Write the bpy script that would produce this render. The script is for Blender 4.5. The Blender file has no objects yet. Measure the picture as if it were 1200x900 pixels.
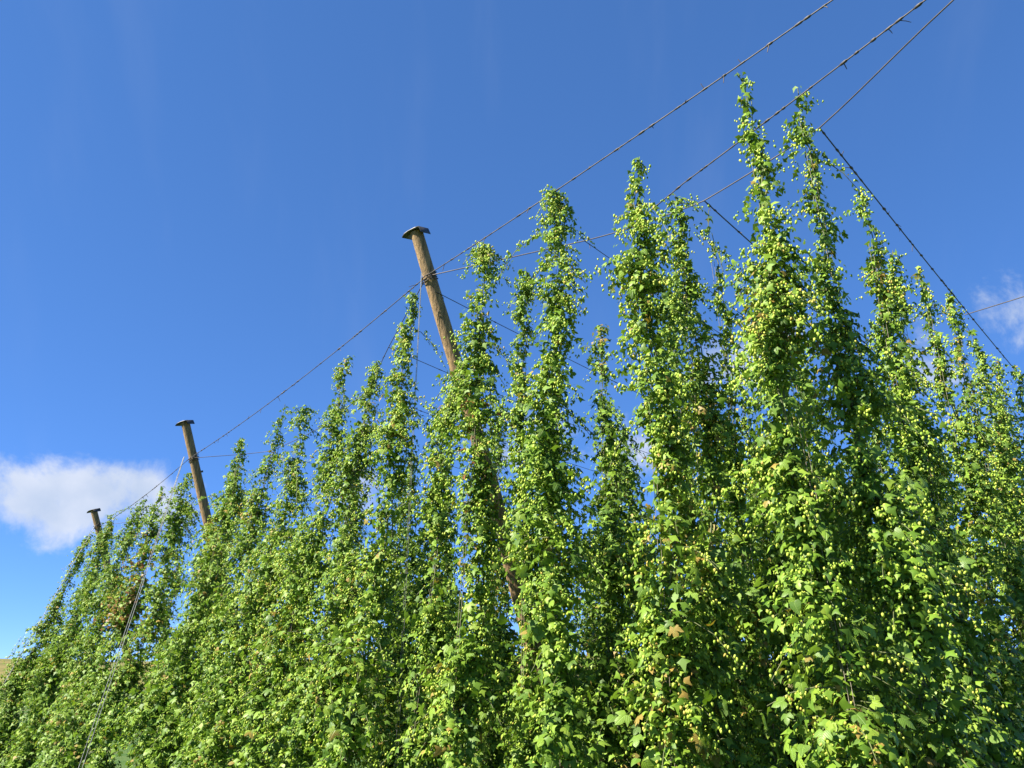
import bpy, math, random
import numpy as np
from mathutils import Vector, Matrix

SC = bpy.context.scene
C = SC.collection
rng = np.random.default_rng(11)
random.seed(11)

# ------------------------------------------------------------------ camera
EYE = 1.6
PITCH = math.atan(345 / 930)
cam = bpy.data.cameras.new('camera')
cam.sensor_width = 36.0
cam.lens = 36.0 * 930 / 1200
cam.clip_start = 0.05
cam.clip_end = 6000
cam_o = bpy.data.objects.new('camera', cam)
cam_o.location = (0, 0, EYE)
cam_o.rotation_euler = (math.pi / 2 + PITCH, 0, 0)
C.objects.link(cam_o)
SC.camera = cam_o

# ------------------------------------------------------------------ light and sky
SUN_EL = math.radians(41)
SUN_AZ = math.radians(250)          # clockwise from +Y: behind the camera, to the left
sun_dir = Vector((math.sin(SUN_AZ) * math.cos(SUN_EL), math.cos(SUN_AZ) * math.cos(SUN_EL), math.sin(SUN_EL)))
sl = bpy.data.lights.new('sun', 'SUN')
sl.energy = 5.0
sl.angle = math.radians(0.5)
sl.color = (1.0, 0.93, 0.78)
so = bpy.data.objects.new('sun', sl)
so.rotation_euler = (-sun_dir).to_track_quat('-Z', 'Y').to_euler()
so.location = (-20, -20, 30)
C.objects.link(so)

world = bpy.data.worlds.new('World')
SC.world = world
world.use_nodes = True
SC.view_settings.view_transform = 'Standard'
SC.view_settings.look = 'None'
SC.view_settings.exposure = 1.8
SC.view_settings.gamma = 1.0


def N(nt, kind, **kw):
    n = nt.nodes.new(kind)
    for k, v in kw.items():
        if k.startswith('i_'):
            n.inputs[k[2:].replace('_', ' ')].default_value = v
        else:
            setattr(n, k, v)
    return n


def build_world():
    nt = world.node_tree
    nt.nodes.clear()
    L = nt.links.new
    out = N(nt, 'ShaderNodeOutputWorld')
    bg = N(nt, 'ShaderNodeBackground')
    bg.inputs['Strength'].default_value = 0.087
    sky = N(nt, 'ShaderNodeTexSky', sky_type='NISHITA', sun_disc=False)
    sky.sun_elevation = SUN_EL
    sky.sun_rotation = SUN_AZ
    sky.altitude = 4000
    sky.air_density = 0.5
    sky.dust_density = 0.0
    sky.ozone_density = 3.0
    hs = N(nt, 'ShaderNodeHueSaturation')
    hs.inputs['Saturation'].default_value = 1.2
    L(sky.outputs[0], hs.inputs['Color'])
    gm = N(nt, 'ShaderNodeGamma')
    gm.inputs['Gamma'].default_value = 0.56
    L(hs.outputs[0], gm.inputs[0])
    tint = N(nt, 'ShaderNodeVectorMath', operation='MULTIPLY')
    tint.inputs[1].default_value = (0.93, 1.22, 1.82)
    L(gm.outputs[0], tint.inputs[0])
    tc = N(nt, 'ShaderNodeTexCoord')
    D = tc.outputs['Generated']
    # cumulus: fractal noise by direction, stronger inside a few banks low over the horizon all the way round
    n1 = N(nt, 'ShaderNodeTexNoise')
    n1.inputs['Scale'].default_value = 11.0
    n1.inputs['Detail'].default_value = 9.0
    n1.inputs['Roughness'].default_value = 0.62
    n1.inputs['Distortion'].default_value = 0.25
    L(D, n1.inputs['Vector'])
    banks = [((-0.505, 0.841, 0.186), 0.125, 0.062, 1.0), ((-0.420, 0.880, 0.198), 0.095, 0.05, 0.95),
             ((0.30, 0.885, 0.355), 0.10, 0.05, 0.62), ((0.52, 0.78, 0.345), 0.13, 0.06, 0.62),
             ((0.08, 0.96, 0.27), 0.16, 0.06, 0.6), ((-0.2, 0.95, 0.22), 0.10, 0.045, 0.6),
             ((0.75, 0.62, 0.22), 0.2, 0.07, 0.7), ((-0.85, 0.48, 0.2), 0.2, 0.07, 0.7),
             ((-0.9, -0.38, 0.21), 0.2, 0.07, 0.7), ((0.1, -0.97, 0.2), 0.2, 0.07, 0.7), ((0.93, -0.3, 0.2), 0.2, 0.07, 0.7)]
    acc = None
    for c, w, h, s in banks:
        c = Vector(c).normalized()
        sub = N(nt, 'ShaderNodeVectorMath', operation='SUBTRACT')
        L(D, sub.inputs[0]); sub.inputs[1].default_value = c
        mul = N(nt, 'ShaderNodeVectorMath', operation='MULTIPLY')
        L(sub.outputs[0], mul.inputs[0]); mul.inputs[1].default_value = (1 / w, 1 / w, 1 / h)
        ln = N(nt, 'ShaderNodeVectorMath', operation='LENGTH')
        L(mul.outputs[0], ln.inputs[0])
        mr = N(nt, 'ShaderNodeMapRange', interpolation_type='SMOOTHSTEP')
        mr.inputs['From Min'].default_value = 1.5
        mr.inputs['From Max'].default_value = 0.1
        mr.inputs['To Min'].default_value = 0
        mr.inputs['To Max'].default_value = s
        L(ln.outputs['Value'], mr.inputs['Value'])
        if acc is None:
            acc = mr.outputs[0]
        else:
            mx = N(nt, 'ShaderNodeMath', operation='MAXIMUM')
            L(acc, mx.inputs[0]); L(mr.outputs[0], mx.inputs[1])
            acc = mx.outputs[0]
    a = N(nt, 'ShaderNodeMath', operation='MULTIPLY_ADD')
    L(acc, a.inputs[0]); a.inputs[1].default_value = 0.62
    nz = N(nt, 'ShaderNodeMath', operation='MULTIPLY_ADD')
    L(n1.outputs['Fac'], nz.inputs[0]); nz.inputs[1].default_value = 2.2; nz.inputs[2].default_value = -0.61
    L(nz.outputs[0], a.inputs[2])
    dens = N(nt, 'ShaderNodeMapRange', interpolation_type='SMOOTHSTEP')
    dens.inputs['From Min'].default_value = 0.70
    dens.inputs['From Max'].default_value = 1.28
    dens.inputs['To Max'].default_value = 0.86
    L(a.outputs[0], dens.inputs['Value'])
    # thin cirrus streaks
    mp = N(nt, 'ShaderNodeMapping')
    mp.inputs['Rotation'].default_value = (0.5, 0.9, 0.3)
    mp.inputs['Scale'].default_value = (9, 1.3, 2.2)
    L(D, mp.inputs['Vector'])
    n2 = N(nt, 'ShaderNodeTexNoise')
    n2.inputs['Scale'].default_value = 1.6
    n2.inputs['Detail'].default_value = 5
    L(mp.outputs[0], n2.inputs['Vector'])
    ci = N(nt, 'ShaderNodeMapRange', interpolation_type='SMOOTHSTEP')
    ci.inputs['From Min'].default_value = 0.5
    ci.inputs['From Max'].default_value = 0.85
    ci.inputs['To Max'].default_value = 0.035
    L(n2.outputs['Fac'], ci.inputs['Value'])
    mx = N(nt, 'ShaderNodeMath', operation='MAXIMUM')
    gate = N(nt, 'ShaderNodeMapRange', interpolation_type='SMOOTHSTEP')
    gate.inputs['From Max'].default_value = 0.22
    L(acc, gate.inputs['Value'])
    dg = N(nt, 'ShaderNodeMath', operation='MULTIPLY')
    L(dens.outputs[0], dg.inputs[0]); L(gate.outputs[0], dg.inputs[1])
    L(dg.outputs[0], mx.inputs[0]); L(ci.outputs[0], mx.inputs[1])
    mix = N(nt, 'ShaderNodeMix', data_type='RGBA')
    L(mx.outputs[0], mix.inputs['Factor'])
    L(tint.outputs[0], mix.inputs['A'])
    # cloud brightness varies with a second reading of the noise
    n3 = N(nt, 'ShaderNodeTexNoise')
    n3.inputs['Scale'].default_value = 14
    n3.inputs['Detail'].default_value = 6
    L(D, n3.inputs['Vector'])
    cr = N(nt, 'ShaderNodeValToRGB')
    cr.color_ramp.elements[0].position = 0.32
    cr.color_ramp.elements[0].color = (2.05, 2.35, 2.85, 1)
    cr.color_ramp.elements[1].position = 0.68
    cr.color_ramp.elements[1].color = (3.0, 3.1, 3.35, 1)
    L(n3.outputs['Fac'], cr.inputs[0])
    L(cr.outputs[0], mix.inputs['B'])
    L(mix.outputs['Result'], bg.inputs['Color'])
    L(bg.outputs[0], out.inputs['Surface'])


build_world()

# ------------------------------------------------------------------ helpers


def link(o, parent=None):
    C.objects.link(o)
    if parent is not None:
        o.parent = parent
    return o


def tag(o, label=None, cat=None, group=None, kind=None):
    if label: o['label'] = label
    if cat: o['category'] = cat
    if group: o['group'] = group
    if kind: o['kind'] = kind
    return o


def empty(name, loc):
    o = bpy.data.objects.new(name, None)
    o.location = loc
    o.empty_display_size = 0.2
    return link(o)


def mesh_from(name, V, T, mat, smooth=False):
    V = np.asarray(V, np.float32)
    T = np.asarray(T, np.int32)
    k = T.shape[1]
    me = bpy.data.meshes.new(name)
    me.vertices.add(len(V))
    me.vertices.foreach_set('co', V.ravel())
    me.loops.add(T.size)
    me.loops.foreach_set('vertex_index', T.ravel())
    me.polygons.add(len(T))
    me.polygons.foreach_set('loop_start', np.arange(0, T.size, k, dtype=np.int32))
    if smooth:
        me.polygons.foreach_set('use_smooth', np.ones(len(T), bool))
    me.materials.append(mat)
    me.update(calc_edges=True)
    return me


def tube(paths, sides=6):
    """tubes along polylines: list of (points, radius or radii) -> verts, quads"""
    VV, FF, off = [], [], 0
    for pts, rad in paths:
        P = np.asarray(pts, float)
        n = len(P)
        R = np.full(n, rad) if np.isscalar(rad) else np.asarray(rad, float)
        t = np.gradient(P, axis=0)
        t /= np.linalg.norm(t, axis=1)[:, None] + 1e-12
        ref = np.array([0, 0, 1.0]) if abs(t[:, 2]).mean() < 0.8 else np.array([1.0, 0, 0])
        u = np.cross(t, ref); u /= np.linalg.norm(u, axis=1)[:, None] + 1e-12
        v = np.cross(t, u)
        a = np.linspace(0, 2 * math.pi, sides, endpoint=False)
        ring = (P[:, None, :] + R[:, None, None] * (np.cos(a)[None, :, None] * u[:, None, :] + np.sin(a)[None, :, None] * v[:, None, :]))
        VV.append(ring.reshape(-1, 3))
        i = np.arange(n - 1)[:, None] * sides
        j = np.arange(sides)[None, :]
        j2 = (j + 1) % sides
        FF.append(np.stack([i + j, i + j2, i + sides + j2, i + sides + j], -1).reshape(-1, 4) + off)
        off += n * sides
    return np.concatenate(VV), np.concatenate(FF)


# ------------------------------------------------------------------ materials
def mat_new(name):
    m = bpy.data.materials.new(name)
    m.use_nodes = True
    nt = m.node_tree
    nt.nodes.clear()
    return m, nt, nt.links.new


def leaf_material(name, stops, veins=False, trans=0.32, rough=0.42, scale_patch=1.1, dry=0.0, spec=0.4):
    """a ramp of real leaf colours picked per leaf (island or object), with drier patches by place"""
    m, nt, L = mat_new(name)
    out = N(nt, 'ShaderNodeOutputMaterial')
    geo = N(nt, 'ShaderNodeNewGeometry')
    oi = N(nt, 'ShaderNodeObjectInfo')
    s = N(nt, 'ShaderNodeMath', operation='ADD')
    L(geo.outputs['Random Per Island'], s.inputs[0]); L(oi.outputs['Random'], s.inputs[1])
    f = N(nt, 'ShaderNodeMath', operation='FRACT')
    L(s.outputs[0], f.inputs[0])
    nz = N(nt, 'ShaderNodeTexNoise')
    nz.inputs['Scale'].default_value = scale_patch
    nz.inputs['Detail'].default_value = 3
    L(geo.outputs['Position'], nz.inputs['Vector'])
    sh = N(nt, 'ShaderNodeMath', operation='MULTIPLY_ADD')
    L(nz.outputs['Fac'], sh.inputs[0]); sh.inputs[1].default_value = 0.75; sh.inputs[2].default_value = -0.375 + dry
    ad = N(nt, 'ShaderNodeMath', operation='ADD', use_clamp=True)
    L(f.outputs[0], ad.inputs[0]); L(sh.outputs[0], ad.inputs[1])
    cr = N(nt, 'ShaderNodeValToRGB')
    el = cr.color_ramp.elements
    while len(el) < len(stops):
        el.new(0.5)
    for e, (p, c) in zip(el, stops):
        e.position = p; e.color = (*c, 1)
    L(ad.outputs[0], cr.inputs[0])
    # underside paler
    und = N(nt, 'ShaderNodeMix', data_type='RGBA')
    und.inputs['B'].default_value = (0.16, 0.22, 0.10, 1)
    mu = N(nt, 'ShaderNodeMath', operation='MULTIPLY')
    L(geo.outputs['Backfacing'], mu.inputs[0]); mu.inputs[1].default_value = 0.25
    L(mu.outputs[0], und.inputs['Factor']); L(cr.outputs[0], und.inputs['A'])
    # fine mottling within the blade
    n2 = N(nt, 'ShaderNodeTexNoise')
    n2.inputs['Scale'].default_value = 60
    n2.inputs['Detail'].default_value = 3
    L(geo.outputs['Position'], n2.inputs['Vector'])
    mm = N(nt, 'ShaderNodeMapRange')
    mm.inputs['To Min'].default_value = 0.78; mm.inputs['To Max'].default_value = 1.22
    L(n2.outputs['Fac'], mm.inputs['Value'])
    ml = N(nt, 'ShaderNodeVectorMath', operation='SCALE')
    L(und.outputs['Result'], ml.inputs[0]); L(mm.outputs[0], ml.inputs['Scale'])
    if veins:      # midrib and side ribs, paler and raised, in the leaf's own coordinates
        tc = N(nt, 'ShaderNodeTexCoord')
        sx = N(nt, 'ShaderNodeSeparateXYZ'); L(tc.outputs['Object'], sx.inputs[0])
        ab = N(nt, 'ShaderNodeMath', operation='ABSOLUTE'); L(sx.outputs['X'], ab.inputs[0])
        rib = N(nt, 'ShaderNodeMapRange'); L(ab.outputs[0], rib.inputs['Value'])
        rib.inputs['From Min'].default_value = 0.045; rib.inputs['From Max'].default_value = 0.012
        k = N(nt, 'ShaderNodeMath', operation='MULTIPLY_ADD'); L(ab.outputs[0], k.inputs[0]); k.inputs[1].default_value = -0.75; L(sx.outputs['Y'], k.inputs[2])
        m7 = N(nt, 'ShaderNodeMath', operation='MULTIPLY'); L(k.outputs[0], m7.inputs[0]); m7.inputs[1].default_value = 44.0
        sn = N(nt, 'ShaderNodeMath', operation='SINE'); L(m7.outputs[0], sn.inputs[0])
        sr = N(nt, 'ShaderNodeMapRange'); L(sn.outputs[0], sr.inputs['Value'])
        sr.inputs['From Min'].default_value = 0.55; sr.inputs['From Max'].default_value = 1.0; sr.inputs['To Max'].default_value = 0.75
        mxv = N(nt, 'ShaderNodeMath', operation='MAXIMUM'); L(rib.outputs[0], mxv.inputs[0]); L(sr.outputs[0], mxv.inputs[1])
        vm = N(nt, 'ShaderNodeMix', data_type='RGBA')
        vm.inputs['B'].default_value = (0.20, 0.30, 0.075, 1)
        half = N(nt, 'ShaderNodeMath', operation='MULTIPLY'); L(mxv.outputs[0], half.inputs[0]); half.inputs[1].default_value = 0.45
        L(half.outputs[0], vm.inputs['Factor']); L(ml.outputs[0], vm.inputs['A'])
        col = vm.outputs['Result']
        bump = N(nt, 'ShaderNodeBump'); bump.inputs['Strength'].default_value = 0.5; bump.inputs['Distance'].default_value = 0.006
        bump.invert = True
        L(mxv.outputs[0], bump.inputs['Height'])
    else:
        col = ml.outputs[0]
    bs = N(nt, 'ShaderNodeBsdfPrincipled')
    bs.inputs['Roughness'].default_value = rough
    bs.inputs['Specular IOR Level'].default_value = spec
    L(col, bs.inputs['Base Color'])
    if veins:
        L(bump.outputs[0], bs.inputs['Normal'])
    tr = N(nt, 'ShaderNodeBsdfTranslucent')
    tcol = N(nt, 'ShaderNodeMix', data_type='RGBA', blend_type='MULTIPLY')
    tcol.inputs['Factor'].default_value = 1
    tcol.inputs['B'].default_value = (1.5, 1.6, 0.6, 1)
    L(col, tcol.inputs['A']); L(tcol.outputs['Result'], tr.inputs['Color'])
    mx = N(nt, 'ShaderNodeMixShader')
    mx.inputs[0].default_value = trans
    L(bs.outputs[0], mx.inputs[1]); L(tr.outputs[0], mx.inputs[2])
    L(mx.outputs[0], out.inputs['Surface'])
    return m


LEAF_STOPS = [(0.0, (0.048, 0.105, 0.012)), (0.42, (0.108, 0.195, 0.019)), (0.80, (0.165, 0.262, 0.027)),
                                  (0.985, (0.20, 0.28, 0.035)), (1.0, (0.24, 0.17, 0.04))]
LEAF = leaf_material('hop_leaf', LEAF_STOPS, spec=0.22, rough=0.52, trans=0.2)
LEAF_VEINED = leaf_material('hop_leaf_veined', LEAF_STOPS, veins=True, spec=0.3, trans=0.24)
LEAF_DRY = leaf_material('hop_leaf_dry', [(0.0, (0.10, 0.05, 0.02)), (0.5, (0.20, 0.085, 0.03)), (1.0, (0.24, 0.15, 0.04))], spec=0.2)
CONE = leaf_material('hop_cone', [(0.0, (0.20, 0.32, 0.035)), (0.45, (0.33, 0.44, 0.055)), (0.9, (0.48, 0.54, 0.10)), (1.0, (0.48, 0.38, 0.09))],
                     trans=0.22, rough=0.6, spec=0.25)


def simple_mat(name, c1, c2, scale=(8, 8, 8), rough=0.7, metal=0.0, bump=0.0, detail=5):
    m, nt, L = mat_new(name)
    out = N(nt, 'ShaderNodeOutputMaterial')
    tc = N(nt, 'ShaderNodeTexCoord')
    mp = N(nt, 'ShaderNodeMapping')
    mp.inputs['Scale'].default_value = scale
    L(tc.outputs['Object'], mp.inputs['Vector'])
    nz = N(nt, 'ShaderNodeTexNoise')
    nz.inputs['Scale'].default_value = 1
    nz.inputs['Detail'].default_value = detail
    nz.inputs['Roughness'].default_value = 0.65
    L(mp.outputs[0], nz.inputs['Vector'])
    cr = N(nt, 'ShaderNodeValToRGB')
    cr.color_ramp.elements[0].position = 0.32; cr.color_ramp.elements[0].color = (*c1, 1)
    cr.color_ramp.elements[1].position = 0.68; cr.color_ramp.elements[1].color = (*c2, 1)
    L(nz.outputs['Fac'], cr.inputs[0])
    bs = N(nt, 'ShaderNodeBsdfPrincipled')
    bs.inputs['Roughness'].default_value = rough
    bs.inputs['Metallic'].default_value = metal
    L(cr.outputs[0], bs.inputs['Base Color'])
    if bump:
        b = N(nt, 'ShaderNodeBump')
        b.inputs['Strength'].default_value = bump
        b.inputs['Distance'].default_value = 0.02
        L(nz.outputs['Fac'], b.inputs['Height']); L(b.outputs[0], bs.inputs['Normal'])
    L(bs.outputs[0], out.inputs['Surface'])
    return m


WOOD = simple_mat('weathered_wood', (0.085, 0.055, 0.026), (0.33, 0.21, 0.095), (26, 26, 0.9), 0.85, bump=1.0, detail=9)
STEEL = simple_mat('dark_sheet_metal', (0.035, 0.035, 0.035), (0.09, 0.085, 0.08), (9, 9, 9), 0.45, metal=0.6)
WIRE = simple_mat('rusty_wire', (0.035, 0.033, 0.035), (0.085, 0.07, 0.06), (6, 6, 6), 0.6, metal=0.4)
CABLE = simple_mat('galvanised_cable', (0.16, 0.16, 0.155), (0.40, 0.40, 0.39), (12, 12, 12), 0.5, metal=0.3)
TWINE = simple_mat('coir_twine', (0.12, 0.10, 0.07), (0.26, 0.23, 0.17), (30, 30, 30), 0.9)
STEM = simple_mat('bine_stem', (0.05, 0.075, 0.022), (0.12, 0.13, 0.045), (14, 14, 14), 0.7)
GRASS = leaf_material('grass_blade', [(0.0, (0.035, 0.085, 0.015)), (0.5, (0.06, 0.14, 0.025)), (0.9, (0.12, 0.19, 0.04)), (1.0, (0.22, 0.2, 0.07))], trans=0.25, rough=0.6)


def ground_material():
    m, nt, L = mat_new('field_ground')
    out = N(nt, 'ShaderNodeOutputMaterial')
    geo = N(nt, 'ShaderNodeNewGeometry')
    n1 = N(nt, 'ShaderNodeTexNoise'); n1.inputs['Scale'].default_value = 0.5; n1.inputs['Detail'].default_value = 8
    n2 = N(nt, 'ShaderNodeTexNoise'); n2.inputs['Scale'].default_value = 18; n2.inputs['Detail'].default_value = 6
    L(geo.outputs['Position'], n1.inputs['Vector']); L(geo.outputs['Position'], n2.inputs['Vector'])
    ad = N(nt, 'ShaderNodeMath', operation='MULTIPLY_ADD')
    L(n2.outputs['Fac'], ad.inputs[0]); ad.inputs[1].default_value = 0.5; L(n1.outputs['Fac'], ad.inputs[2])
    cr = N(nt, 'ShaderNodeValToRGB')
    el = cr.color_ramp.elements
    el[0].position = 0.52; el[0].color = (0.035, 0.075, 0.018, 1)
    el[1].position = 0.95; el[1].color = (0.12, 0.10, 0.055, 1)
    e = el.new(0.74); e.color = (0.06, 0.11, 0.028, 1)
    L(ad.outputs[0], cr.inputs[0])
    b = N(nt, 'ShaderNodeBump'); b.inputs['Strength'].default_value = 0.6; b.inputs['Distance'].default_value = 0.05
    L(n2.outputs['Fac'], b.inputs['Height'])
    bs = N(nt, 'ShaderNodeBsdfPrincipled'); bs.inputs['Roughness'].default_value = 0.95; bs.inputs['Specular IOR Level'].default_value = 0.08
    L(cr.outputs[0], bs.inputs['Base Color']); L(b.outputs[0], bs.inputs['Normal'])
    L(bs.outputs[0], out.inputs['Surface'])
    return m


def hill_material():
    m, nt, L = mat_new('stubble_hill')
    out = N(nt, 'ShaderNodeOutputMaterial')
    geo = N(nt, 'ShaderNodeNewGeometry')
    mp = N(nt, 'ShaderNodeMapping'); mp.inputs['Scale'].default_value = (0.02, 0.02, 0.55)
    L(geo.outputs['Position'], mp.inputs['Vector'])
    n1 = N(nt, 'ShaderNodeTexNoise'); n1.inputs['Scale'].default_value = 1.5; n1.inputs['Detail'].default_value = 8; n1.inputs['Roughness'].default_value = 0.7
    L(mp.outputs[0], n1.inputs['Vector'])
    cr = N(nt, 'ShaderNodeValToRGB')
    el = cr.color_ramp.elements
    el[0].position = 0.35; el[0].color = (0.085, 0.095, 0.03, 1)
    el[1].position = 0.7; el[1].color = (0.20, 0.155, 0.06, 1)
    L(n1.outputs['Fac'], cr.inputs[0])
    bs = N(nt, 'ShaderNodeBsdfPrincipled'); bs.inputs['Roughness'].default_value = 1.0
    bs.inputs['Specular IOR Level'].default_value = 0.1
    L(cr.outputs[0], bs.inputs['Base Color']); L(bs.outputs[0], out.inputs['Surface'])
    return m


# ------------------------------------------------------------------ ground and hill
def ground_z(x, y):
    """the garden lies on land that falls a little away from the camera"""
    x = np.asarray(x, float); y = np.asarray(y, float)
    t = np.clip((y - 8.0) / 8.0, 0, 1)
    z = -0.55 * t * t * (3 - 2 * t)
    t2 = np.clip((y - 16) / 24.0, 0, 1)
    return z - 0.6 * t2


def build_ground():
    rad = np.concatenate([[0.0], np.geomspace(1.5, 4500, 70)])
    na = 96
    V = [(0, 0, float(ground_z(0, 0)))]
    for r in rad[1:]:
        for a in range(na):
            x, y = r * math.cos(2 * math.pi * a / na), r * math.sin(2 * math.pi * a / na)
            V.append((x, y, float(ground_z(x, y)) + (0.04 * math.sin(x * 1.7) * math.sin(y * 1.3) if r < 60 else 0)))
    T = []
    for a in range(na):
        T.append((0, 1 + a, 1 + (a + 1) % na))
    for k in range(len(rad) - 2):
        for a in range(na):
            p = 1 + k * na
            a2 = (a + 1) % na
            T.append((p + a, p + na + a, p + na + a2)); T.append((p + a, p + na + a2, p + a2))
    o = link(bpy.data.objects.new('ground', mesh_from('ground', V, T, ground_material(), True)))
    tag(o, 'green field ground under and around the hop bines', 'ground', kind='structure')


def build_hill():
    V, T = [], []
    xs = np.linspace(-520, 420, 60); ys = np.linspace(170, 620, 40)
    for y in ys:
        for x in xs:
            t = min(1, max(0, (y - 170) / 190)); t = t * t * (3 - 2 * t)
            t2 = min(1, max(0, (620 - y) / 200)); t2 = t2 * t2 * (3 - 2 * t2)
            ex = min(1, (x + 520) / 140) * min(1, (420 - x) / 380)
            z = -2.5 + (12.2 + 1.0 * math.sin(x * 0.012) + 0.6 * math.sin(x * 0.05 + y * .02)) * t * t2 * max(0, ex) ** 0.6
            V.append((x, y, z))
    nx = len(xs)
    for j in range(len(ys) - 1):
        for i in range(nx - 1):
            a = j * nx + i
            T.append((a, a + 1, a + nx + 1, a + nx))
    o = link(bpy.data.objects.new('hill', mesh_from('hill', V, T, hill_material(), True)))
    tag(o, 'low brown grassy hill on the horizon left of the hop rows', 'hill', kind='structure')


build_ground()
build_hill()

# ------------------------------------------------------------------ the trellis: poles, wires, stays
ROW = np.array([-0.638, 0.770, 0])       # along the edge of the garden, away from the camera
OUT = np.array([-0.798, -0.603, 0])      # outward from the edge
INW = np.array([0.670, 0.742, 0])        # the way the cross wires run into the garden

POLE_TOPS = [(-1.233, 8.92, 7.0, 2.68, 'weathered wooden pole with a bent metal cap leaning high among the middle bines'),
             (-6.688, 15.5, 6.51, 2.7, 'leaning wooden pole between the largest and the farthest pole, a cloud left of its cap'),
             (-11.621, 21.9, 5.98, 2.7, 'farthest and smallest leaning wooden pole at the left end of the hop row')]
ATT = [np.array(p) for p in [(-1.06, 8.95, 6.40), (-6.50, 15.55, 5.78), (-11.40, 21.95, 5.56)]]


def make_pole(i, x, y, z, lean, label):
    base = np.array([x, y, 0]) - OUT * lean
    base[2] = float(ground_z(base[0], base[1])) - 0.15
    top = np.array([x, y, z])
    root = empty('trellis_pole', base)
    tag(root, label, 'pole', 'leaning trellis poles along the garden edge')
    axis = Vector(top - base); ln = axis.length
    M = axis.to_track_quat('Z', 'Y').to_matrix()
    Mn = np.array(M)
    r0, r1 = 0.118, 0.083
    n = 26; s = 14
    V, T = [], []
    rr = np.random.default_rng(50 + i)
    ph = rr.random(3) * 6
    for k in range(n + 1):
        t = k / n
        c = np.array([0.03 * math.sin(t * 5 + ph[0]) * math.sin(t * math.pi), 0.03 * math.sin(t * 4 + ph[1]) * math.sin(t * math.pi), ln * t])
        for a in range(s):
            an = 2 * math.pi * a / s
            r = (r0 + (r1 - r0) * t) * (1 + 0.05 * math.sin(3 * an + ph[2] + t * 3) + rr.normal() * 0.012)
            V.append(Mn @ (c + np.array([r * math.cos(an), r * math.sin(an), 0])))
    for k in range(n):
        for a in range(s):
            a2 = (a + 1) % s
            T.append((k * s + a, k * s + a2, (k + 1) * s + a2, (k + 1) * s + a))
    po = link(bpy.data.objects.new('pole', mesh_from('pole', V, T, WOOD, True)), root)
    # a sheet metal cap: slightly bent plate with turned-down lips, set square on the top
    cap = bpy.data.meshes.new('cap')
    a, b, th = 0.12, 0.11, 0.012
    prof = [(-a - 0.045, -0.03), (-a, 0.0), (-0.06, 0.010), (0.05, 0.010), (a, 0.002), (a + 0.012, -0.075)]
    Vc, Tc = [], []
    for side in (-b, b):
        for (u, w) in prof:
            Vc.append((u, side, ln + 0.004 + w)); Vc.append((u, side, ln + 0.004 + w + th))
    m_ = len(prof) * 2
    for k in range(len(prof) - 1):
        p = 2 * k
        Tc += [(p, p + 2, m_ + p + 2, m_ + p), (p + 1, m_ + p + 1, m_ + p + 3, p + 3), (p, p + 1, p + 3, p + 2), (m_ + p, m_ + p + 2, m_ + p + 3, m_ + p + 1)]
    e = 2 * (len(prof) - 1)
    Tc += [(0, m_, m_ + 1, 1), (e, e + 1, m_ + e + 1, m_ + e)]
    rz = np.array(Matrix.Rotation(math.radians([20, 35, 25][i]), 3, 'Z'))
    Vc = [Mn @ (rz @ np.array(v)) for v in Vc]
    link(bpy.data.objects.new('cap', mesh_from('cap', Vc, Tc, STEEL)), root)
    # turns of cable bound round the pole where the wires are made fast
    at = (ATT[i][2] - base[2]) / (z - base[2]) * ln
    pts = []
    for k in range(40):
        an = k / 12 * 2 * math.pi
        r = r1 + 0.022 + 0.006 * math.sin(k * 1.7)
        pts.append(Mn @ np.array([r * math.cos(an), r * math.sin(an), at - 0.05 + 0.10 * k / 40 + 0.02 * math.sin(an)]))
    V, T = tube([(pts, 0.007)], 5)
    link(bpy.data.objects.new('cable_binding', mesh_from('cable_binding', V, T, WIRE, True)), root)
    # a bolt head
    q = Mn @ np.array([0, r1 * 1.02, at - 0.28]); d_ = Mn @ np.array([0, 1, 0])
    V, T = tube([([q - d_ * 0.02, q + d_ * 0.035, q + d_ * 0.036], [0.022, 0.022, 0.001])], 6)
    link(bpy.data.objects.new('bolt', mesh_from('bolt', V, T, STEEL)), root)
    return base


for i, p in enumerate(POLE_TOPS):
    make_pole(i, *p)


def sag_path(a, b, sag, n=24):
    a = np.asarray(a, float); b = np.asarray(b, float)
    t = np.linspace(0, 1, n)
    P = a[None] * (1 - t)[:, None] + b[None] * t[:, None]
    P[:, 2] -= 4 * sag * t * (1 - t)
    return P


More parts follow.
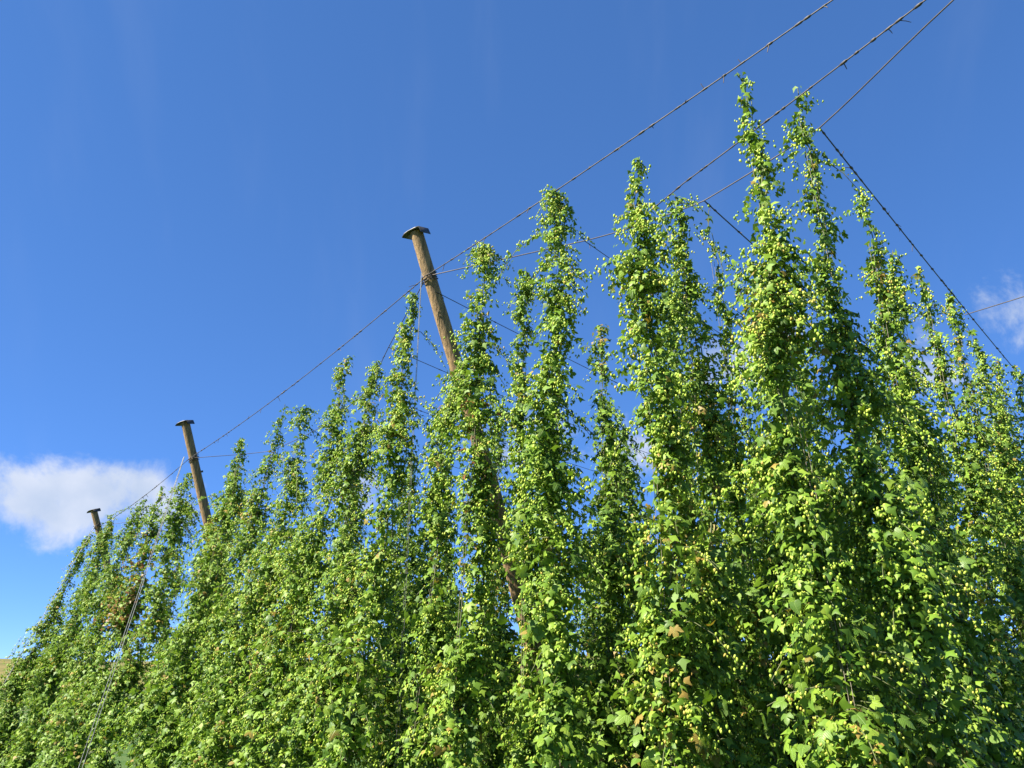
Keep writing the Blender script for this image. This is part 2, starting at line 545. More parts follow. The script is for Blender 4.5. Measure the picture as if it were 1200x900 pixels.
def make_wire(pts, radius, label, group, knots=0.0, mat=None, cat='wire', name='trellis_wire', seed=0):
    pts = np.asarray(pts, float)
    org = pts[0].copy()
    V, T = tube([(pts - org, radius)], 5)
    root = empty(name, org)
    tag(root, label, cat, group)
    link(bpy.data.objects.new('strand', mesh_from('strand', V, T, mat or WIRE, True)), root)
    if knots:
        r = np.random.default_rng(seed + 900)
        seg = np.linalg.norm(np.diff(pts, axis=0), axis=1); cum = np.concatenate([[0], np.cumsum(seg)])
        L_ = cum[-1]
        paths = []
        s = 0.1
        while s < L_:
            c = np.array([np.interp(s, cum, pts[:, k]) for k in range(3)]) - org
            tdir = (pts[-1] - pts[0]) / np.linalg.norm(pts[-1] - pts[0])
            # a hitch of old twine round the wire
            h = r.uniform(0.02, 0.05)
            w = radius * r.uniform(1.5, 2.7)
            paths.append((np.array([c - tdir * h, c - tdir * h * 0.4, c + tdir * h * 0.4, c + tdir * h]), [radius, w, w * 0.9, radius]))
            if r.random() < 0.45:   # with a loose end
                e = r.normal(size=3) * 0.03
                dn = np.array([0, 0, -1 if r.random() < 0.8 else 0.8]) * r.uniform(0.02, 0.06)
                paths.append((np.array([c, c + dn * 0.5 + e * 0.6, c + dn + e]), [0.004, 0.004, 0.003]))
            s += r.exponential(1 / knots) + 0.06
        V, T = tube(paths, 4)
        o = link(bpy.data.objects.new('twine_knots', mesh_from('twine_knots', V, T, WIRE)), root)
        o['kind'] = 'stuff'
    return root


WG = 'wires of the hop trellis'
NEAR = ATT[0] + np.array([5.9, -7.55, 0.05])     # beyond the top of the picture
make_wire(sag_path(NEAR, ATT[0], 0.10), 0.006, 'knotted top wire rising from the largest pole to the upper edge, highest of the wires', WG, 7.5, seed=1)
make_wire(sag_path(ATT[0], ATT[1], 0.12), 0.006, 'knotted top wire strung between the largest and the second pole', WG, 5.5, seed=2)
make_wire(sag_path(ATT[1], ATT[2], 0.10), 0.006, 'knotted top wire strung between the second and the farthest pole', WG, 4.5, seed=3)
make_wire(np.concatenate([sag_path((4.6, 2.0, 6.46), (1.77, 6.98, 6.40), 0.03, 14), sag_path((1.77, 6.98, 6.40), (1.33, 7.83, 6.41), 0.01, 6)[1:]]),
          0.0065, 'knotted wire passing behind the two tallest shoots, middle one of three reaching the upper edge', WG, 6.5, seed=4)


def smooth(pts, per=6):
    pts = np.asarray(pts, float)
    out = []
    n = len(pts)
    for i in range(n - 1):
        p0, p1, p2, p3 = pts[max(i - 1, 0)], pts[i], pts[i + 1], pts[min(i + 2, n - 1)]
        for k in range(per):
            t = k / per
            lin = p1 * (1 - t) + p2 * t
            cat = 0.5 * ((2 * p1) + (-p0 + p2) * t + (2 * p0 - 5 * p1 + 4 * p2 - p3) * t * t + (-p0 + 3 * p1 - 3 * p2 + p3) * t ** 3)
            out.append(lin * 0.6 + cat * 0.4)
    out.append(pts[-1])
    return np.array(out)


J = [np.array(p) for p in [(2.86, 6.09, 6.40), (2.06, 7.29, 6.40), (1.31, 7.86, 6.40), (0.85, 8.14, 6.41)]]
make_wire(smooth([(4.6, 1.6, 6.48), (3.33, 4.61, 6.40), J[0], J[1], J[2], J[3], ATT[0] + np.array([0.03, 0.02, 0.0])]), 0.0065,
          'bowed edge cable kinked by the cross wires, running from largest pole to upper edge', WG, 0.0, seed=5)
LJ = [np.array(p) for p in [(-1.81, 10.72, 6.15), (-2.41, 12.39, 6.08), (-3.5, 14.1, 6.0), (-4.91, 15.5, 5.9)]]
make_wire(smooth([ATT[0] + np.array([-0.03, 0.03, -0.03]), *LJ, ATT[1] + np.array([0.05, 0.02, 0])]), 0.006,
          'edge cable bowed inward below the knotted wire left of the largest pole', WG, 0.5, seed=6)
LJ2 = [ATT[1] + (ATT[2] - ATT[1]) * t + INW * 1.3 * 4 * t * (1 - t) for t in (0.25, 0.5, 0.75)]
make_wire(smooth([ATT[1] + np.array([0, 0.04, 0]), *LJ2, ATT[2] + np.array([0, 0.03, 0])]), 0.006,
          'edge cable bowed inward between the second and the farthest pole', WG, 0.5, seed=7)


def cross(p, length, label, r=0.0065, dz=-0.25, knots=1.6, seed=0):
    q = p + INW * length + np.array([0, 0, dz])
    return make_wire(sag_path(p, q, 0.06), r, label, WG, knots, seed=seed)


cross(J[0], 11, 'knotted cross wire falling away rightward above the right hand bines', 0.0065, -0.15, 5.0, 11)
cross(J[1], 10, 'knotted cross wire beside the thin hanging shoot left of the tallest bine', 0.0075, -0.2, 4, 12)
cross(J[2], 10, 'cross wire glimpsed low between the two widest bines', 0.0045, -0.2, 1.2, 13)
cross(J[3], 10, 'cross wire showing between the two bines right of the largest pole', 0.0045, -0.2, 1.2, 14)
cross(ATT[0] + np.array([0.1, 0.05, -0.22]), 10, 'cross wire leaving the largest pole on its right side', 0.005, -0.2, 1.0, 15)
for k, p in enumerate(LJ):
    o = cross(p, 8, 'cross wire mostly hidden in the bines left of the largest pole', 0.005, -0.2, 0.8, 16 + k)
    o['group'] = 'cross wires hidden in the left bines'
make_wire(sag_path((6.35, 10.1, 6.38), (13.0, 2.2, 6.5), 0.04), 0.007, 'plain wire leaving the picture at the right edge', WG, 0.0, seed=21)

# stays: two strands from each pole head to a ground anchor
SG = 'stay cables holding the poles'


def make_stay(p, anchor, spread, label, r=0.0075):
    p = np.asarray(p, float); anchor = np.asarray(anchor, float)
    anchor[2] = float(ground_z(anchor[0], anchor[1])) - 0.05
    side = ROW * spread
    root = empty('stay_cable', p)
    tag(root, label, 'cable', SG)
    for sgn in (-1, 1):
        q = sag_path(p + side * sgn * 0.15 - p, anchor + side * sgn - p, 0.05, 16)
        V, T = tube([(q, r)], 5)
        link(bpy.data.objects.new('strand', mesh_from('strand', V, T, CABLE, True)), root)
    V, T = tube([([anchor - p + np.array([0, 0, -0.3]), anchor - p + np.array([0, 0, 0.06]), anchor - p + np.array([0, 0, 0.07])], [0.03, 0.03, 0.002])], 8)
    link(bpy.data.objects.new('anchor', mesh_from('anchor', V, T, STEEL)), root)


make_stay(ATT[0] + OUT * 0.10, ATT[0] - OUT * 1.2 + ROW * 2.2, 0.03, 'pale stay cable dropping from the largest pole through the bines on its left', 0.003)
make_stay(ATT[1] + OUT * 0.12, ATT[1] + OUT * 1.15 + ROW * 0.1, 0.13, 'pair of pale stay strands running down the bines left of the second pole', 0.006)
make_stay(ATT[2] + OUT * 0.12, ATT[2] + OUT * 2.1 + ROW * 1.2, 0.04, 'stay cable slanting down from the farthest pole along the outline of the leftmost bine', 0.006)

# ------------------------------------------------------------------ hop foliage
def unit(v):
    return v / (np.linalg.norm(v, axis=-1, keepdims=True) + 1e-9)


# small leaf: 3 lobes, folded a little along the midrib (x across, y to the tip, z the face), length 1
SMALL_V = np.array([(0, -0.05, -0.03), (-0.54, 0.22, -0.14), (-0.22, 0.46, -0.02), (0, 1.0, -0.18), (0.22, 0.46, -0.02), (0.54, 0.22, -0.14), (0, 0.34, 0.06)])
SMALL_T = np.array([(6, 1, 0), (6, 2, 1), (6, 3, 2), (6, 4, 3), (6, 5, 4), (6, 0, 5)])
PLAIN_V = np.array([(0, 0, 0.05), (-0.55, 0.26, -0.12), (-0.22, 0.46, 0.0), (0, 1.0, -0.16), (0.22, 0.46, 0.0), (0.55, 0.26, -0.12)])
PLAIN_T = np.array([(0, 2, 1), (0, 3, 2), (0, 4, 3), (0, 5, 4)])


def big_leaf(lobes, seed):
    """a palmate hop leaf with toothed lobes"""
    r = np.random.default_rng(seed)
    rim = [(0.0, 0.06)]
    def lobe(ax, ay, wx, steps):
        pass
    half = []
    if lobes == 5:
        half = [(-0.10, -0.03), (-0.30, -0.16), (-0.42, -0.08), (-0.40, 0.04), (-0.50, 0.16), (-0.62, 0.34), (-0.68, 0.56), (-0.48, 0.50), (-0.36, 0.42), (-0.23, 0.40), (-0.27, 0.58), (-0.20, 0.80)]
    elif lobes == 3:
        half = [(-0.12, -0.04), (-0.32, -0.10), (-0.46, 0.04), (-0.55, 0.24), (-0.62, 0.50), (-0.42, 0.44), (-0.25, 0.40), (-0.30, 0.58), (-0.22, 0.80)]
    else:
        half = [(-0.12, -0.06), (-0.34, -0.08), (-0.46, 0.10), (-0.45, 0.30), (-0.36, 0.52), (-0.22, 0.74)]
    pts = [(0, 0.05)] + half + [(0, 1.05)] + [(-x, y) for x, y in half[::-1]]
    pts = [(x * r.uniform(0.93, 1.07), y * r.uniform(0.95, 1.05)) for x, y in pts]
    V = []
    for x, y in pts:
        rad = math.hypot(x, y - 0.3)
        V.append((x, y, -0.22 * rad * rad - 0.06 * abs(x) + 0.03 * math.sin(9 * math.atan2(x, y + .2)) * rad))
    n = len(V)
    # midrib points
    V += [(0, 0.28, 0.03), (0, 0.62, 0.0)]
    T = []
    for i in range(n):
        j = (i + 1) % n
        ym = (pts[i][1] + pts[j][1]) / 2
        hub = n if ym < 0.56 else n + 1
        T.append((hub, j, i))
    # close the seam between the two hubs at both sides
    for i in range(n):
        j = (i + 1) % n
        a = n if (pts[i][1] + pts[j][1]) / 2 < 0.56 else n + 1
        k = (j + 1) % n
        b = n if (pts[j][1] + pts[k][1]) / 2 < 0.56 else n + 1
        if a != b:
            T.append((a, b, j) if a == n else (b, j, a))
    V = np.array(V)
    # petiole
    PV, PT = tube([([(0, -0.42, -0.10), (0, -0.15, 0.0), (0, 0.1, -0.005)], 0.012)], 3)
    return V, np.array(T), PV, PT


BIG = []
for k in range(8):
    V, T, PV, PT = big_leaf([3, 5, 3, 5, 3, 1, 5, 3][k], 70 + k)
    tri = np.concatenate([T, np.concatenate([PT[:, [0, 1, 2]], PT[:, [0, 2, 3]]]) + len(V)])
    BIG.append((np.concatenate([V, PV]), tri))
BIG_ME = [mesh_from('leaf', V, T, LEAF_VEINED) for V, T in BIG]


def cone_template(sides, rings):
    V, T = [(0, 0, 0)], []
    for k, (rad, z) in enumerate(rings):
        for a in range(sides):
            an = 2 * math.pi * (a + 0.5 * (k % 2)) / sides
            V.append((rad * math.cos(an), rad * math.sin(an), z))
    V.append((0, 0, -1.0))
    for a in range(sides):
        T.append((0, 1 + a, 1 + (a + 1) % sides))
    for k in range(len(rings) - 1):
        for a in range(sides):
            p, q = 1 + k * sides, 1 + (k + 1) * sides
            a2 = (a + 1) % sides
            if k % 2 == 0:
                T += [(p + a, q + a, p + a2), (p + a2, q + a, q + a2)]
            else:
                T += [(p + a, q + a, q + a2), (p + a, q + a2, p + a2)]
    e = len(V) - 1
    p = 1 + (len(rings) - 1) * sides
    for a in range(sides):
        T.append((p + a, e, p + (a + 1) % sides))
    return np.array(V, float), np.array(T)


# a hop cone, length 1 downward: overlapping bracts read as stepped rings
CONE_V, CONE_T = cone_template(4, [(0.31, -0.38)])
CONE_FINE = cone_template(4, [(0.28, -0.20), (0.27, -0.64)])


def frames(nrm, tip):
    z = unit(nrm)
    y = unit(tip - (tip * z).sum(-1, keepdims=True) * z)
    x = np.cross(y, z)
    return np.stack([x, y, z], -1)          # columns


def stamp(TV, TT, R, S, P):
    n = len(P)
    V = np.einsum('nij,kj->nki', R, TV) * S[:, None, None] + P[:, None, :]
    F = TT[None] + (np.arange(n) * len(TV))[:, None, None]
    return V.reshape(-1, 3), F.reshape(-1, TT.shape[1])


def hop_bine(base, top, rmax, label, group, seed, dens=1.3, taper=0.55, tip=0.10, thin=0.0, cones=1.0, leaves=160, bulge=0.0,
             low=0.0, fine=False, lowband=0.0, arms=4, plain=False, rust=None, flare=0.0, fs=1.0, head=0):
    """one hop plant climbing its strings. thin = share of the height at the top that is only a sparse shoot"""
    r = np.random.default_rng(seed)
    base = np.array([base[0], base[1], float(ground_z(base[0], base[1]))])
    top = np.asarray(top, float)
    root = empty('hop_bine', base)
    tag(root, label, 'hop plant', group)
    ax = top - base
    H = np.linalg.norm(ax)
    ph = r.random(6) * 6.28

    def stem(h):
        h = np.asarray(h)
        w = np.sin(math.pi * np.clip(h, 0, 1))
        p = ax[None] * h[:, None]
        p[:, 0] += w * 0.10 * np.sin(h * 6 + ph[0]) + 0.025 * np.sin(h * 55 + ph[1])
        p[:, 1] += w * 0.10 * np.sin(h * 5 + ph[2]) + 0.025 * np.cos(h * 55 + ph[1])
        # the lower part bellies outward
        p += OUT[None] * (bulge * np.sin(math.pi * np.clip(h * 1.15, 0, 1)))[:, None]
        return p

    def prof(h):
        hh = 1 - h
        body = np.clip((hh - thin) / taper, 0, 1) ** 0.85
        lumps = 1 + 0.26 * np.sin(h * 13 + ph[3]) + 0.16 * np.sin(h * 29 + ph[4])
        return (tip + (rmax - tip) * body * np.clip(0.75 + h * 1.6, 0.75, 1)) * lumps * (1 + flare * np.clip(1 - h * 1.45, 0, 1))

    # strings and stem
    hs = np.linspace(0, 1, 40)
    S0 = stem(hs)
    straight = ax[None] * (hs * 0.9)[:, None]
    q = np.array([0.03, -0.02, 0])
    V, T = tube([(straight + q * 0.3, 0.0022), (straight - q * 0.5, 0.0022)], 4)
    link(bpy.data.objects.new('string', mesh_from('string', V, T, TWINE)), root)
    V, T = tube([(S0, np.linspace(0.014, 0.004, 40)), (stem(hs * 0.96) + np.array([0.05, 0.04, 0]), np.linspace(0.012, 0.004, 40))], 5)
    link(bpy.data.objects.new('stem', mesh_from('stem', V, T, STEM, True)), root)

    # laterals
    area_h = np.linspace(0, 1, 200)
    pdf = 0.55 + prof(area_h) / rmax
    pdf *= 1 + 0.45 * np.sin(area_h * 24 + ph[5])
    pdf[area_h < low] = 0
    if thin > 0.1: pdf[area_h > 1 - thin] *= 0.55
    cdf = np.cumsum(pdf); cdf /= cdf[-1]
    nl = int(H * 44 * dens * (0.55 + rmax))
    h = np.interp(r.random(nl), cdf, area_h)
    # clumped azimuths
    az = r.random(nl) * 6.283
    az += 0.5 * np.sin(az + h * 17 + ph[5])
    L = prof(h) * r.uniform(0.45, 1.15, nl)
    long_ = r.random(nl) < 0.09
    L[long_] *= np.where(h[long_] > 0.45, 1.6, 1.2)
    dirh = np.stack([np.cos(az), np.sin(az), np.zeros(nl)], -1)
    rise = r.uniform(0.0, 0.5, nl); droop = r.uniform(0.3, 1.1, nl)
    P0 = stem(h)
    if arms:                                   # a few long side arms reaching out near the top
        ha = r.uniform(0.55, 0.97, arms); aa = r.random(arms) * 6.283
        h = np.concatenate([h, ha]); L = np.concatenate([L, r.uniform(0.3, 0.75, arms)])
        dirh = np.concatenate([dirh, np.stack([np.cos(aa), np.sin(aa), 0 * aa], -1)])
        rise = np.concatenate([rise, r.uniform(0, 0.3, arms)]); droop = np.concatenate([droop, r.uniform(0.6, 1.4, arms)])
        P0 = np.concatenate([P0, stem(ha)])
    if head:                                   # the tangle that hangs over where the string is tied to the wire
        ha = r.uniform(0.945, 0.995, head); aa = r.random(head) * 6.283
        h = np.concatenate([h, ha]); L = np.concatenate([L, r.uniform(0.12, 0.30, head)])
        dirh = np.concatenate([dirh, np.stack([np.cos(aa), np.sin(aa), 0 * aa], -1)])
        rise = np.concatenate([rise, r.uniform(0.1, 0.5, head)]); droop = np.concatenate([droop, r.uniform(0.8, 1.8, head)])
        P0 = np.concatenate([P0, stem(ha)])
    step = 0.058
    nn = np.maximum(2, (L / step).astype(int) + 1)
    idx = np.repeat(np.arange(len(h)), nn)
    s = np.concatenate([(np.arange(k) + r.random()) / k for k in nn])
    Ls = L[idx]

    def lat(idx, s):
        Ls = L[idx]
        p = P0[idx] + dirh[idx] * (Ls * s)[:, None]
        p[:, 2] += Ls * (rise[idx] * s - droop[idx] * s * s)
        return p
    NP = lat(idx, s)
    outd = dirh[idx]
    hn = h[idx]
    # lateral stalks
    lt = [(lat(np.full(4, i), np.linspace(0, 1, 4)), [0.006, 0.005, 0.004, 0.0025]) for i in range(len(h)) if L[i] > 0.2 and r.random() < 0.5]
    if lt:
        V, T = tube(lt, 3)
        o = link(bpy.data.objects.new('side_shoots', mesh_from('side_shoots', V, T, STEM)), root)
        o['kind'] = 'stuff'

    # small leaves, two to a node
    def leaf_set(P, od, size, spread):
        n = len(P)
        nrm = od * 0.75 + np.array([0, 0, 0.55]) + r.normal(size=(n, 3)) * spread
        tp = od * 0.35 + np.array([0, 0, -0.75]) + r.normal(size=(n, 3)) * 0.55
        return frames(nrm, tp), size, P
    m = np.repeat(np.arange(len(NP)), 2)
    m = m[r.random(len(m)) < 0.86]
    Pn = NP[m] + r.normal(size=(len(m), 3)) * 0.028
    sz = r.uniform(0.042, 0.080, len(m)) * (1.25 - 0.40 * hn[m])
    R, S, P = leaf_set(Pn, outd[m], sz, 0.45)
    V, T = stamp(PLAIN_V, PLAIN_T, R, S * 1.2, P) if plain else stamp(SMALL_V, SMALL_T, R, S, P)
    if rust:                                  # a patch of dry, rust coloured leaves
        sel = np.where((hn[m] > rust[0]) & (hn[m] < rust[1]) & (r.random(len(m)) < rust[2]))[0]
        v, t = stamp(PLAIN_V, PLAIN_T, R[sel], S[sel] * 1.25, P[sel] + outd[m][sel] * 0.03)
        o = link(bpy.data.objects.new('dry_leaves', mesh_from('dry_leaves', v, t, LEAF_DRY)), root)
        o['kind'] = 'stuff'
    nc = int(H * 95 * dens)
    hc = np.interp(r.random(nc), cdf, area_h); ac = r.random(nc) * 6.283
    oc = np.stack([np.cos(ac), np.sin(ac), 0 * ac], -1)
    Pc = stem(hc) + oc * (prof(hc) * r.uniform(0.05, 0.6, nc))[:, None]
    Rc_, Sc_, Pc = leaf_set(Pc, oc, r.uniform(0.06, 0.105, nc) * (1.2 - 0.35 * hc), 0.5)
    v, t = stamp(PLAIN_V, PLAIN_T, Rc_, Sc_, Pc)
    T = np.concatenate([T, t + len(V)]); V = np.concatenate([V, v])
    # big leaves on the envelope
    nb = int(leaves * 1.6)
    hb = r.random(nb) ** 1.35
    hb = low + (1 - low) * hb * (0.97 - thin * 0.7)
    ab = r.random(nb) * 6.283
    od = np.stack([np.cos(ab), np.sin(ab), 0 * ab], -1)
    Pb = stem(hb) + od * (prof(hb) * r.uniform(0.35, 1.02, nb))[:, None] - np.array([0, 0, 1]) * (prof(hb) * 0.15)[:, None]
    sb = fs * r.uniform(0.055, 0.105, nb) * (1.3 - 0.75 * hb)
    Rb, Sb, Pb = leaf_set(Pb, od, sb, 0.4)
    tocam = unit(np.array([0, 0, EYE]) - (Pb + base))
    facing = (od * tocam).sum(-1)
    score = Sb * (1 + facing)
    order = np.argsort(-score)
    objs = order[:min(leaves, 290)]
    rest = order[min(leaves, 290):]
    VV, TT = [V], [T]; off = len(V)
    if len(rest):
        v, t = stamp(BIG[0][0], BIG[0][1], Rb[rest], Sb[rest], Pb[rest])
        VV.append(v); TT.append(t + off)
    V = np.concatenate(VV); T = np.concatenate(TT)
    o = link(bpy.data.objects.new('small_leaves', mesh_from('small_leaves', V, T, LEAF)), root)
    o['kind'] = 'stuff'
    for i in objs:
        me = BIG_ME[int(r.integers(len(BIG_ME)))]
        lo = bpy.data.objects.new('leaf', me)
        Mx = np.eye(4); Mx[:3, :3] = Rb[i] * Sb[i]; Mx[:3, 3] = Pb[i]
        C.objects.link(lo); lo.parent = root
        lo.matrix_basis = Matrix(Mx.tolist())
    # cones hang in clusters from the nodes
    pc = np.clip(0.35 + 1.5 * (hn - lowband), 0.08, 0.98) * cones
    cm = np.where(r.random(len(NP)) < pc)[0]
    k = r.integers(2, 7, len(cm))
    ci = np.repeat(cm, k)
    cp = NP[ci] + outd[ci] * r.uniform(0, 0.06, (len(ci), 1)) + r.normal(size=(len(ci), 3)) * np.array([0.022, 0.022, 0.022]) + np.array([0, 0, -0.02])
    cs = r.uniform(0.022, 0.045, len(ci)) * fs
    up = np.array([0, 0, 1.0]) + r.normal(size=(len(ci), 3)) * 0.28
    Rc = frames(up, r.normal(size=(len(ci), 3)))
    tv, tt = CONE_FINE if fine else (CONE_V, CONE_T)
    V, T = stamp(tv, tt, Rc, cs, cp)
    if len(ci):
        o = link(bpy.data.objects.new('cones', mesh_from('cones', V, T, CONE)), root)
        o['kind'] = 'stuff'
    return root


FG = 'hop bines along the edge of the garden'
W0 = ATT
# base is given as the top's plan position moved outward (o) and along the row (a)
FRONT = [
    # top x, y, z, outward, along, rmax, options, label
    ((-11.9, 22.4, 5.45), 1.2, 0.4, 0.47, dict(flare=0.36, plain=True, dens=1.5, taper=0.51, cones=0.35, leaves=40, bulge=0.15), 'leftmost hop bine slanting down beside the stay of the farthest pole'),
    ((-12.15, 22.3, 3.2), 0.9, 0.4, 0.43, dict(flare=0.36, plain=True, dens=1.4, taper=0.38, cones=0.3, leaves=40), 'low hop bine ending half way up the stay at the left end of the row'),
    ((-12.75, 22.3, 0.7), 0.45, 0.4, 0.36, dict(flare=0.36, plain=True, dens=1.4, taper=0.38, cones=0.25, leaves=40), 'lowest hop bine, cut by the left edge of the picture'),
    ((-11.0, 21.75, 5.55), 1.0, 0.2, 0.47, dict(flare=0.36, tip=0.16, plain=True, taper=0.43, cones=0.5, leaves=40), 'hop bine climbing just right of the farthest pole'),
    ((-10.45, 20.6, 5.6), 0.9, 0.0, 0.47, dict(head=10, flare=0.36, tip=0.16, plain=True, taper=0.43, cones=0.45, leaves=40), 'full rounded hop bine second right of the farthest pole'),
    ((-9.55, 19.9, 5.55), 0.9, 0.0, 0.47, dict(flare=0.36, tip=0.16, plain=True, taper=0.46, cones=0.4, leaves=40, dens=0.8), 'loose hop bine midway between the farthest and the second pole'),
    ((-8.7, 18.6, 5.6), 0.9, 0.1, 0.47, dict(flare=0.36, tip=0.16, plain=True, taper=0.41, cones=0.45, leaves=50), 'hop bine left of the rust tinted patch, before the stay strands'),
    ((-7.75, 17.3, 5.6), 0.9, 0.05, 0.47, dict(flare=0.36, tip=0.16, plain=True, taper=0.35, cones=0.5, leaves=60, rust=(0.5, 0.85, 0.4)), 'hop bine with dry rust tinted leaves left of the second pole'),
    ((-6.75, 16.2, 5.62), 0.85, 0.05, 0.47, dict(head=12, flare=0.36, tip=0.16, plain=True, taper=0.29, cones=0.6, leaves=70), 'broad hop bine wrapped round the second pole below its binding'),
    ((-5.35, 14.95, 5.62), 0.65, 0.05, 0.47, dict(flare=0.36, plain=True, taper=0.32, cones=0.6, leaves=80, tip=0.12), 'hop bine hugging the right side of the second pole'),
    ((-5.05, 14.4, 5.85), 0.85, 0.05, 0.47, dict(flare=0.36, tip=0.16, plain=True, taper=0.46, cones=0.6, leaves=90), 'hop bine with two sparse tips right of the second pole'),
    ((-3.95, 13.0, 6.05), 0.8, 0.05, 0.47, dict(flare=0.36, tip=0.16, taper=0.38, thin=0.14, cones=0.7, leaves=110), 'hop bine ending in one thin shoot on the wire near the second pole'),
    ((-3.35, 12.2, 5.75), 0.8, 0.05, 0.47, dict(head=10, flare=0.36, tip=0.16, taper=0.38, cones=0.75, leaves=130), 'hop bine with a low blunt tip between two taller shoots'),
    ((-2.5, 11.1, 6.15), 0.75, 0.05, 0.47, dict(flare=0.36, taper=0.43, thin=0.05, cones=0.8, leaves=150), 'hop bine whose narrow tip reaches the wire left of the largest pole'),
    ((-1.95, 10.55, 5.85), 0.7, 0.05, 0.45, dict(head=10, flare=0.36, taper=0.46, cones=0.85, leaves=160, arms=6), 'hop bine with drooping side arms next to the bowed cable'),
    ((-1.28, 9.35, 6.35), 0.62, 0.05, 0.34, dict(flare=0.36, taper=0.42, thin=0.06, cones=0.85, leaves=180), 'hop bine running up to the binding on the largest pole, its left side'),
    ((-0.62, 9.05, 5.3), 0.6, 0.0, 0.24, dict(flare=0.36, taper=0.31, cones=0.8, leaves=120), 'short hop bine close to the left side of the largest pole at mid height'),
    ((-0.28, 8.12, 6.38), 0.42, 0.0, 0.30, dict(head=16, flare=0.12, bulge=-0.10, taper=0.30, tip=0.17, cones=1.0, leaves=220, rust=(0.5, 0.75, 0.10)), 'hop bine with a bushy square head first right of the largest pole'),
    ((0.17, 8.75, 6.38), 0.1, 0.0, 0.17, dict(head=9, flare=0.12, taper=0.21, tip=0.12, cones=0.75, leaves=150, arms=5), 'slim shaded hop bine set back, second right of the largest pole'),
    ((0.48, 7.14, 6.40), 0.15, 0.0, 0.34, dict(head=12, flare=0.12, taper=0.31, tip=0.13, cones=1.0, leaves=260, arms=7, lowband=0.12), 'hop bine third right of the largest pole, tall and narrow'),
    ((1.22, 6.56, 6.38), 0.02, 0.0, 0.33, dict(flare=0.12, taper=0.32, tip=0.09, cones=1.1, leaves=290, lowband=0.14, fine=True), 'widest hop bine with dense pale cones, its tip pointed'),
    ((1.70, 7.0, 6.28), 0.0, 0.0, 0.26, dict(head=12, flare=0.12, taper=0.38, tip=0.10, cones=1.0, leaves=240, arms=8, lowband=0.14), 'hop bine with arched side arms at the right shoulder of the widest bine'),
    ((2.10, 7.38, 6.35), -0.25, 0.0, 0.26, dict(taper=0.26, thin=0.42, tip=0.05, cones=0.9, leaves=150, dens=0.8), 'thin beaded shoot of hops hanging below the middle cross wire'),
    ((1.94, 5.46, 6.46), 0.0, -0.32, 0.37, dict(fs=0.84, taper=0.31, thin=0.14, tip=0.09, cones=1.15, leaves=290, lowband=0.14, fine=True, arms=7), 'tallest hop bine, its lone tip nearly at the top wire'),
    ((2.55, 5.78, 6.58), 0.0, -0.30, 0.37, dict(fs=0.84, taper=0.29, thin=0.16, tip=0.08, cones=1.15, leaves=290, lowband=0.14, fine=True, arms=7), 'second tallest hop bine with a thin tip on the middle wire'),
    ((3.62, 7.02, 6.36), 0.0, 0.0, 0.30, dict(taper=0.33, thin=0.10, tip=0.07, cones=0.9, leaves=260, arms=6, lowband=0.14), 'hop bine first below the right hand cross wire'),
    ((4.15, 7.65, 6.0), 0.0, 0.0, 0.27, dict(taper=0.31, thin=0.08, cones=0.9, leaves=220, lowband=0.15), 'hop bine with a low tip below the middle of the right hand cross wire'),
    ((5.00, 8.62, 6.34), 0.0, 0.0, 0.30, dict(taper=0.36, thin=0.10, tip=0.05, cones=0.8, leaves=200, dens=1.0, arms=6), 'hop bine with scattered side arms two along the right hand cross wire'),
    ((5.75, 9.35, 6.36), 0.0, 0.0, 0.30, dict(head=7, taper=0.42, thin=0.05, tip=0.05, cones=0.75, leaves=180, dens=1.0, arms=8), 'hop bine meeting the junction where the plain wire leaves to the right'),
    ((6.6, 10.4, 6.3), 0.0, 0.0, 0.31, dict(taper=0.42, tip=0.06, cones=0.7, leaves=150, dens=1.0, arms=8), 'sparse topped hop bine next inward from the plain wire junction'),
    ((7.4, 11.3, 6.3), 0.0, 0.0, 0.33, dict(taper=0.42, tip=0.06, cones=0.7, leaves=130, dens=1.0, arms=6), 'rightmost hop bine, cut by the edge of the picture'),
]
for k, (tp, o, a, rm, opt, lab) in enumerate(FRONT):
    b = np.array(tp) + OUT * o + ROW * a
    hop_bine(b, tp, rm, lab, FG, 300 + k, **opt)

# rows behind the edge, along the cross wires
BG = 'hop bines in the rows behind the edge'
bk = 0
rows = [(J[0], [6.1, 7.3]), (J[1], [1.3, 2.5, 3.7, 4.9]), (J[2], [1.0, 2.3, 3.6]), (J[3] + ROW * 0.6, [1.2, 2.6, 3.9]),
        (ATT[0] + INW * 0.6, [1.6, 3.0, 3.75]), (LJ[0], [1.1, 2.3]), (LJ[1], [0.9, 2.1]), (LJ[2], [0.8, 2.0]), (LJ[3], [0.8, 2.0]),
        (LJ2[0], [0.8, 2.0]), (LJ2[1], [0.8, 2.0]), (LJ2[2], [0.8, 2.0])]
rb = np.random.default_rng(5)
for p, ks in rows:
    for d in ks:
        tp = np.array(p) + INW * d + ROW * rb.uniform(-0.2, 0.2)
        tp[2] = 6.0 if d == 1.2 else p[2] - rb.uniform(0.2, 1.0)
        if d == 3.75: tp[2] = 5.7
        bs = tp - OUT * 0.0 + ROW * rb.uniform(-0.2, 0.2)
        lone = d == 1.2
        hop_bine(bs, tp, 0.5, 'shaded lower hop bine set back in the gap left of the widest bine' if lone else 'shaded hop bine growing behind the front line of bines', BG, 700 + bk, dens=1.2, taper=0.45, cones=0.16, leaves=0, plain=True, arms=2)
        bk += 1

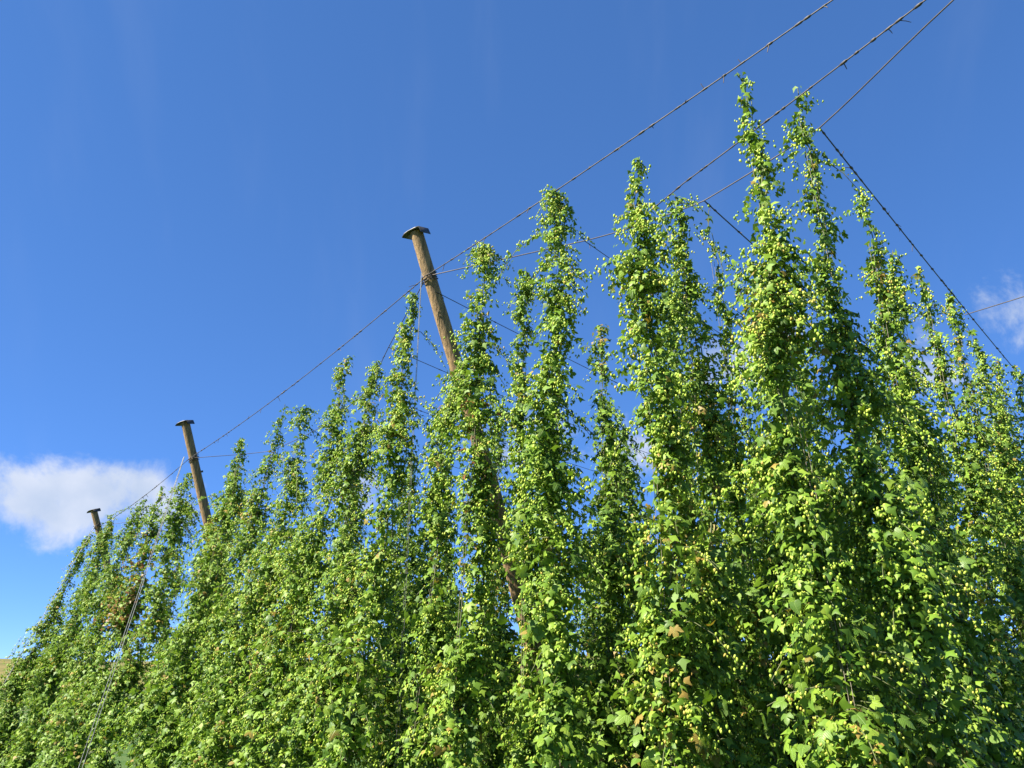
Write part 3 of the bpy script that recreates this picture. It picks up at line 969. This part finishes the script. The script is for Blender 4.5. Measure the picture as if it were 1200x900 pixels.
# a third line deeper in, lower still, that closes the view into the garden
for p, ks in [(J[0], [8.6]), (J[1], [6.1, 7.3]), (J[2], [4.9, 6.2]), (J[3] + ROW * 0.6, [5.2, 6.4]), (ATT[0] + INW * 0.6, [4.3, 5.5]),
              (LJ[0], [3.5, 4.7]), (LJ[1], [3.3]), (LJ[2], [3.2]), (LJ[3], [3.2]), (LJ2[1], [3.2])]:
    for d in ks:
        tp = np.array(p) + INW * d + ROW * rb.uniform(-0.3, 0.3)
        tp[2] = rb.uniform(3.8, 4.6) + (0.9 if p is not None and 0.3 < p[0] < 2.5 else 0)
        hop_bine(tp, tp, 0.75, 'low shaded hop bine deep among the rows, seen only through gaps', 'hop bines deep in the garden', 800 + bk, dens=1.0, taper=0.35, cones=0.05, leaves=0, plain=True, arms=0)
        bk += 1

# ------------------------------------------------------------------ grass along the headland
def build_grass():
    r = np.random.default_rng(9)
    n = 26000
    t = r.uniform(-4, 34, n); o = r.uniform(-0.5, 6.5, n)
    base = np.array([0.9, 7.2, 0])[None] + ROW[None] * t[:, None] + OUT[None] * (o + 1.1)[:, None]
    base = base[(np.hypot(base[:, 0], base[:, 1]) > 1.2)]
    n = len(base)
    base[:, 2] = ground_z(base[:, 0], base[:, 1])
    hgt = r.uniform(0.06, 0.24, n) * (1 + 0.5 * np.sin(base[:, 0] * 2) * np.sin(base[:, 1] * 1.7))
    an = r.random(n) * 6.283
    side = np.stack([np.cos(an), np.sin(an), 0 * an], -1) * 0.006
    lean = r.normal(size=(n, 3)) * 0.5; lean[:, 2] = 1
    p1 = base + lean * hgt[:, None] * 0.5
    lean[:, :2] *= 1.8
    p2 = base + lean * hgt[:, None] * 0.95
    V = np.stack([base - side, base + side, p1 + side * 0.8, p1 - side * 0.8, p2], 1).reshape(-1, 3)
    T = np.array([(0, 1, 2), (0, 2, 3), (3, 2, 4)])[None] + (np.arange(n) * 5)[:, None, None]
    o = link(bpy.data.objects.new('grass', mesh_from('grass', V, T.reshape(-1, 3), GRASS)))
    tag(o, 'rough green grass on the headland below the hop bines', 'grass', kind='stuff')


build_grass()
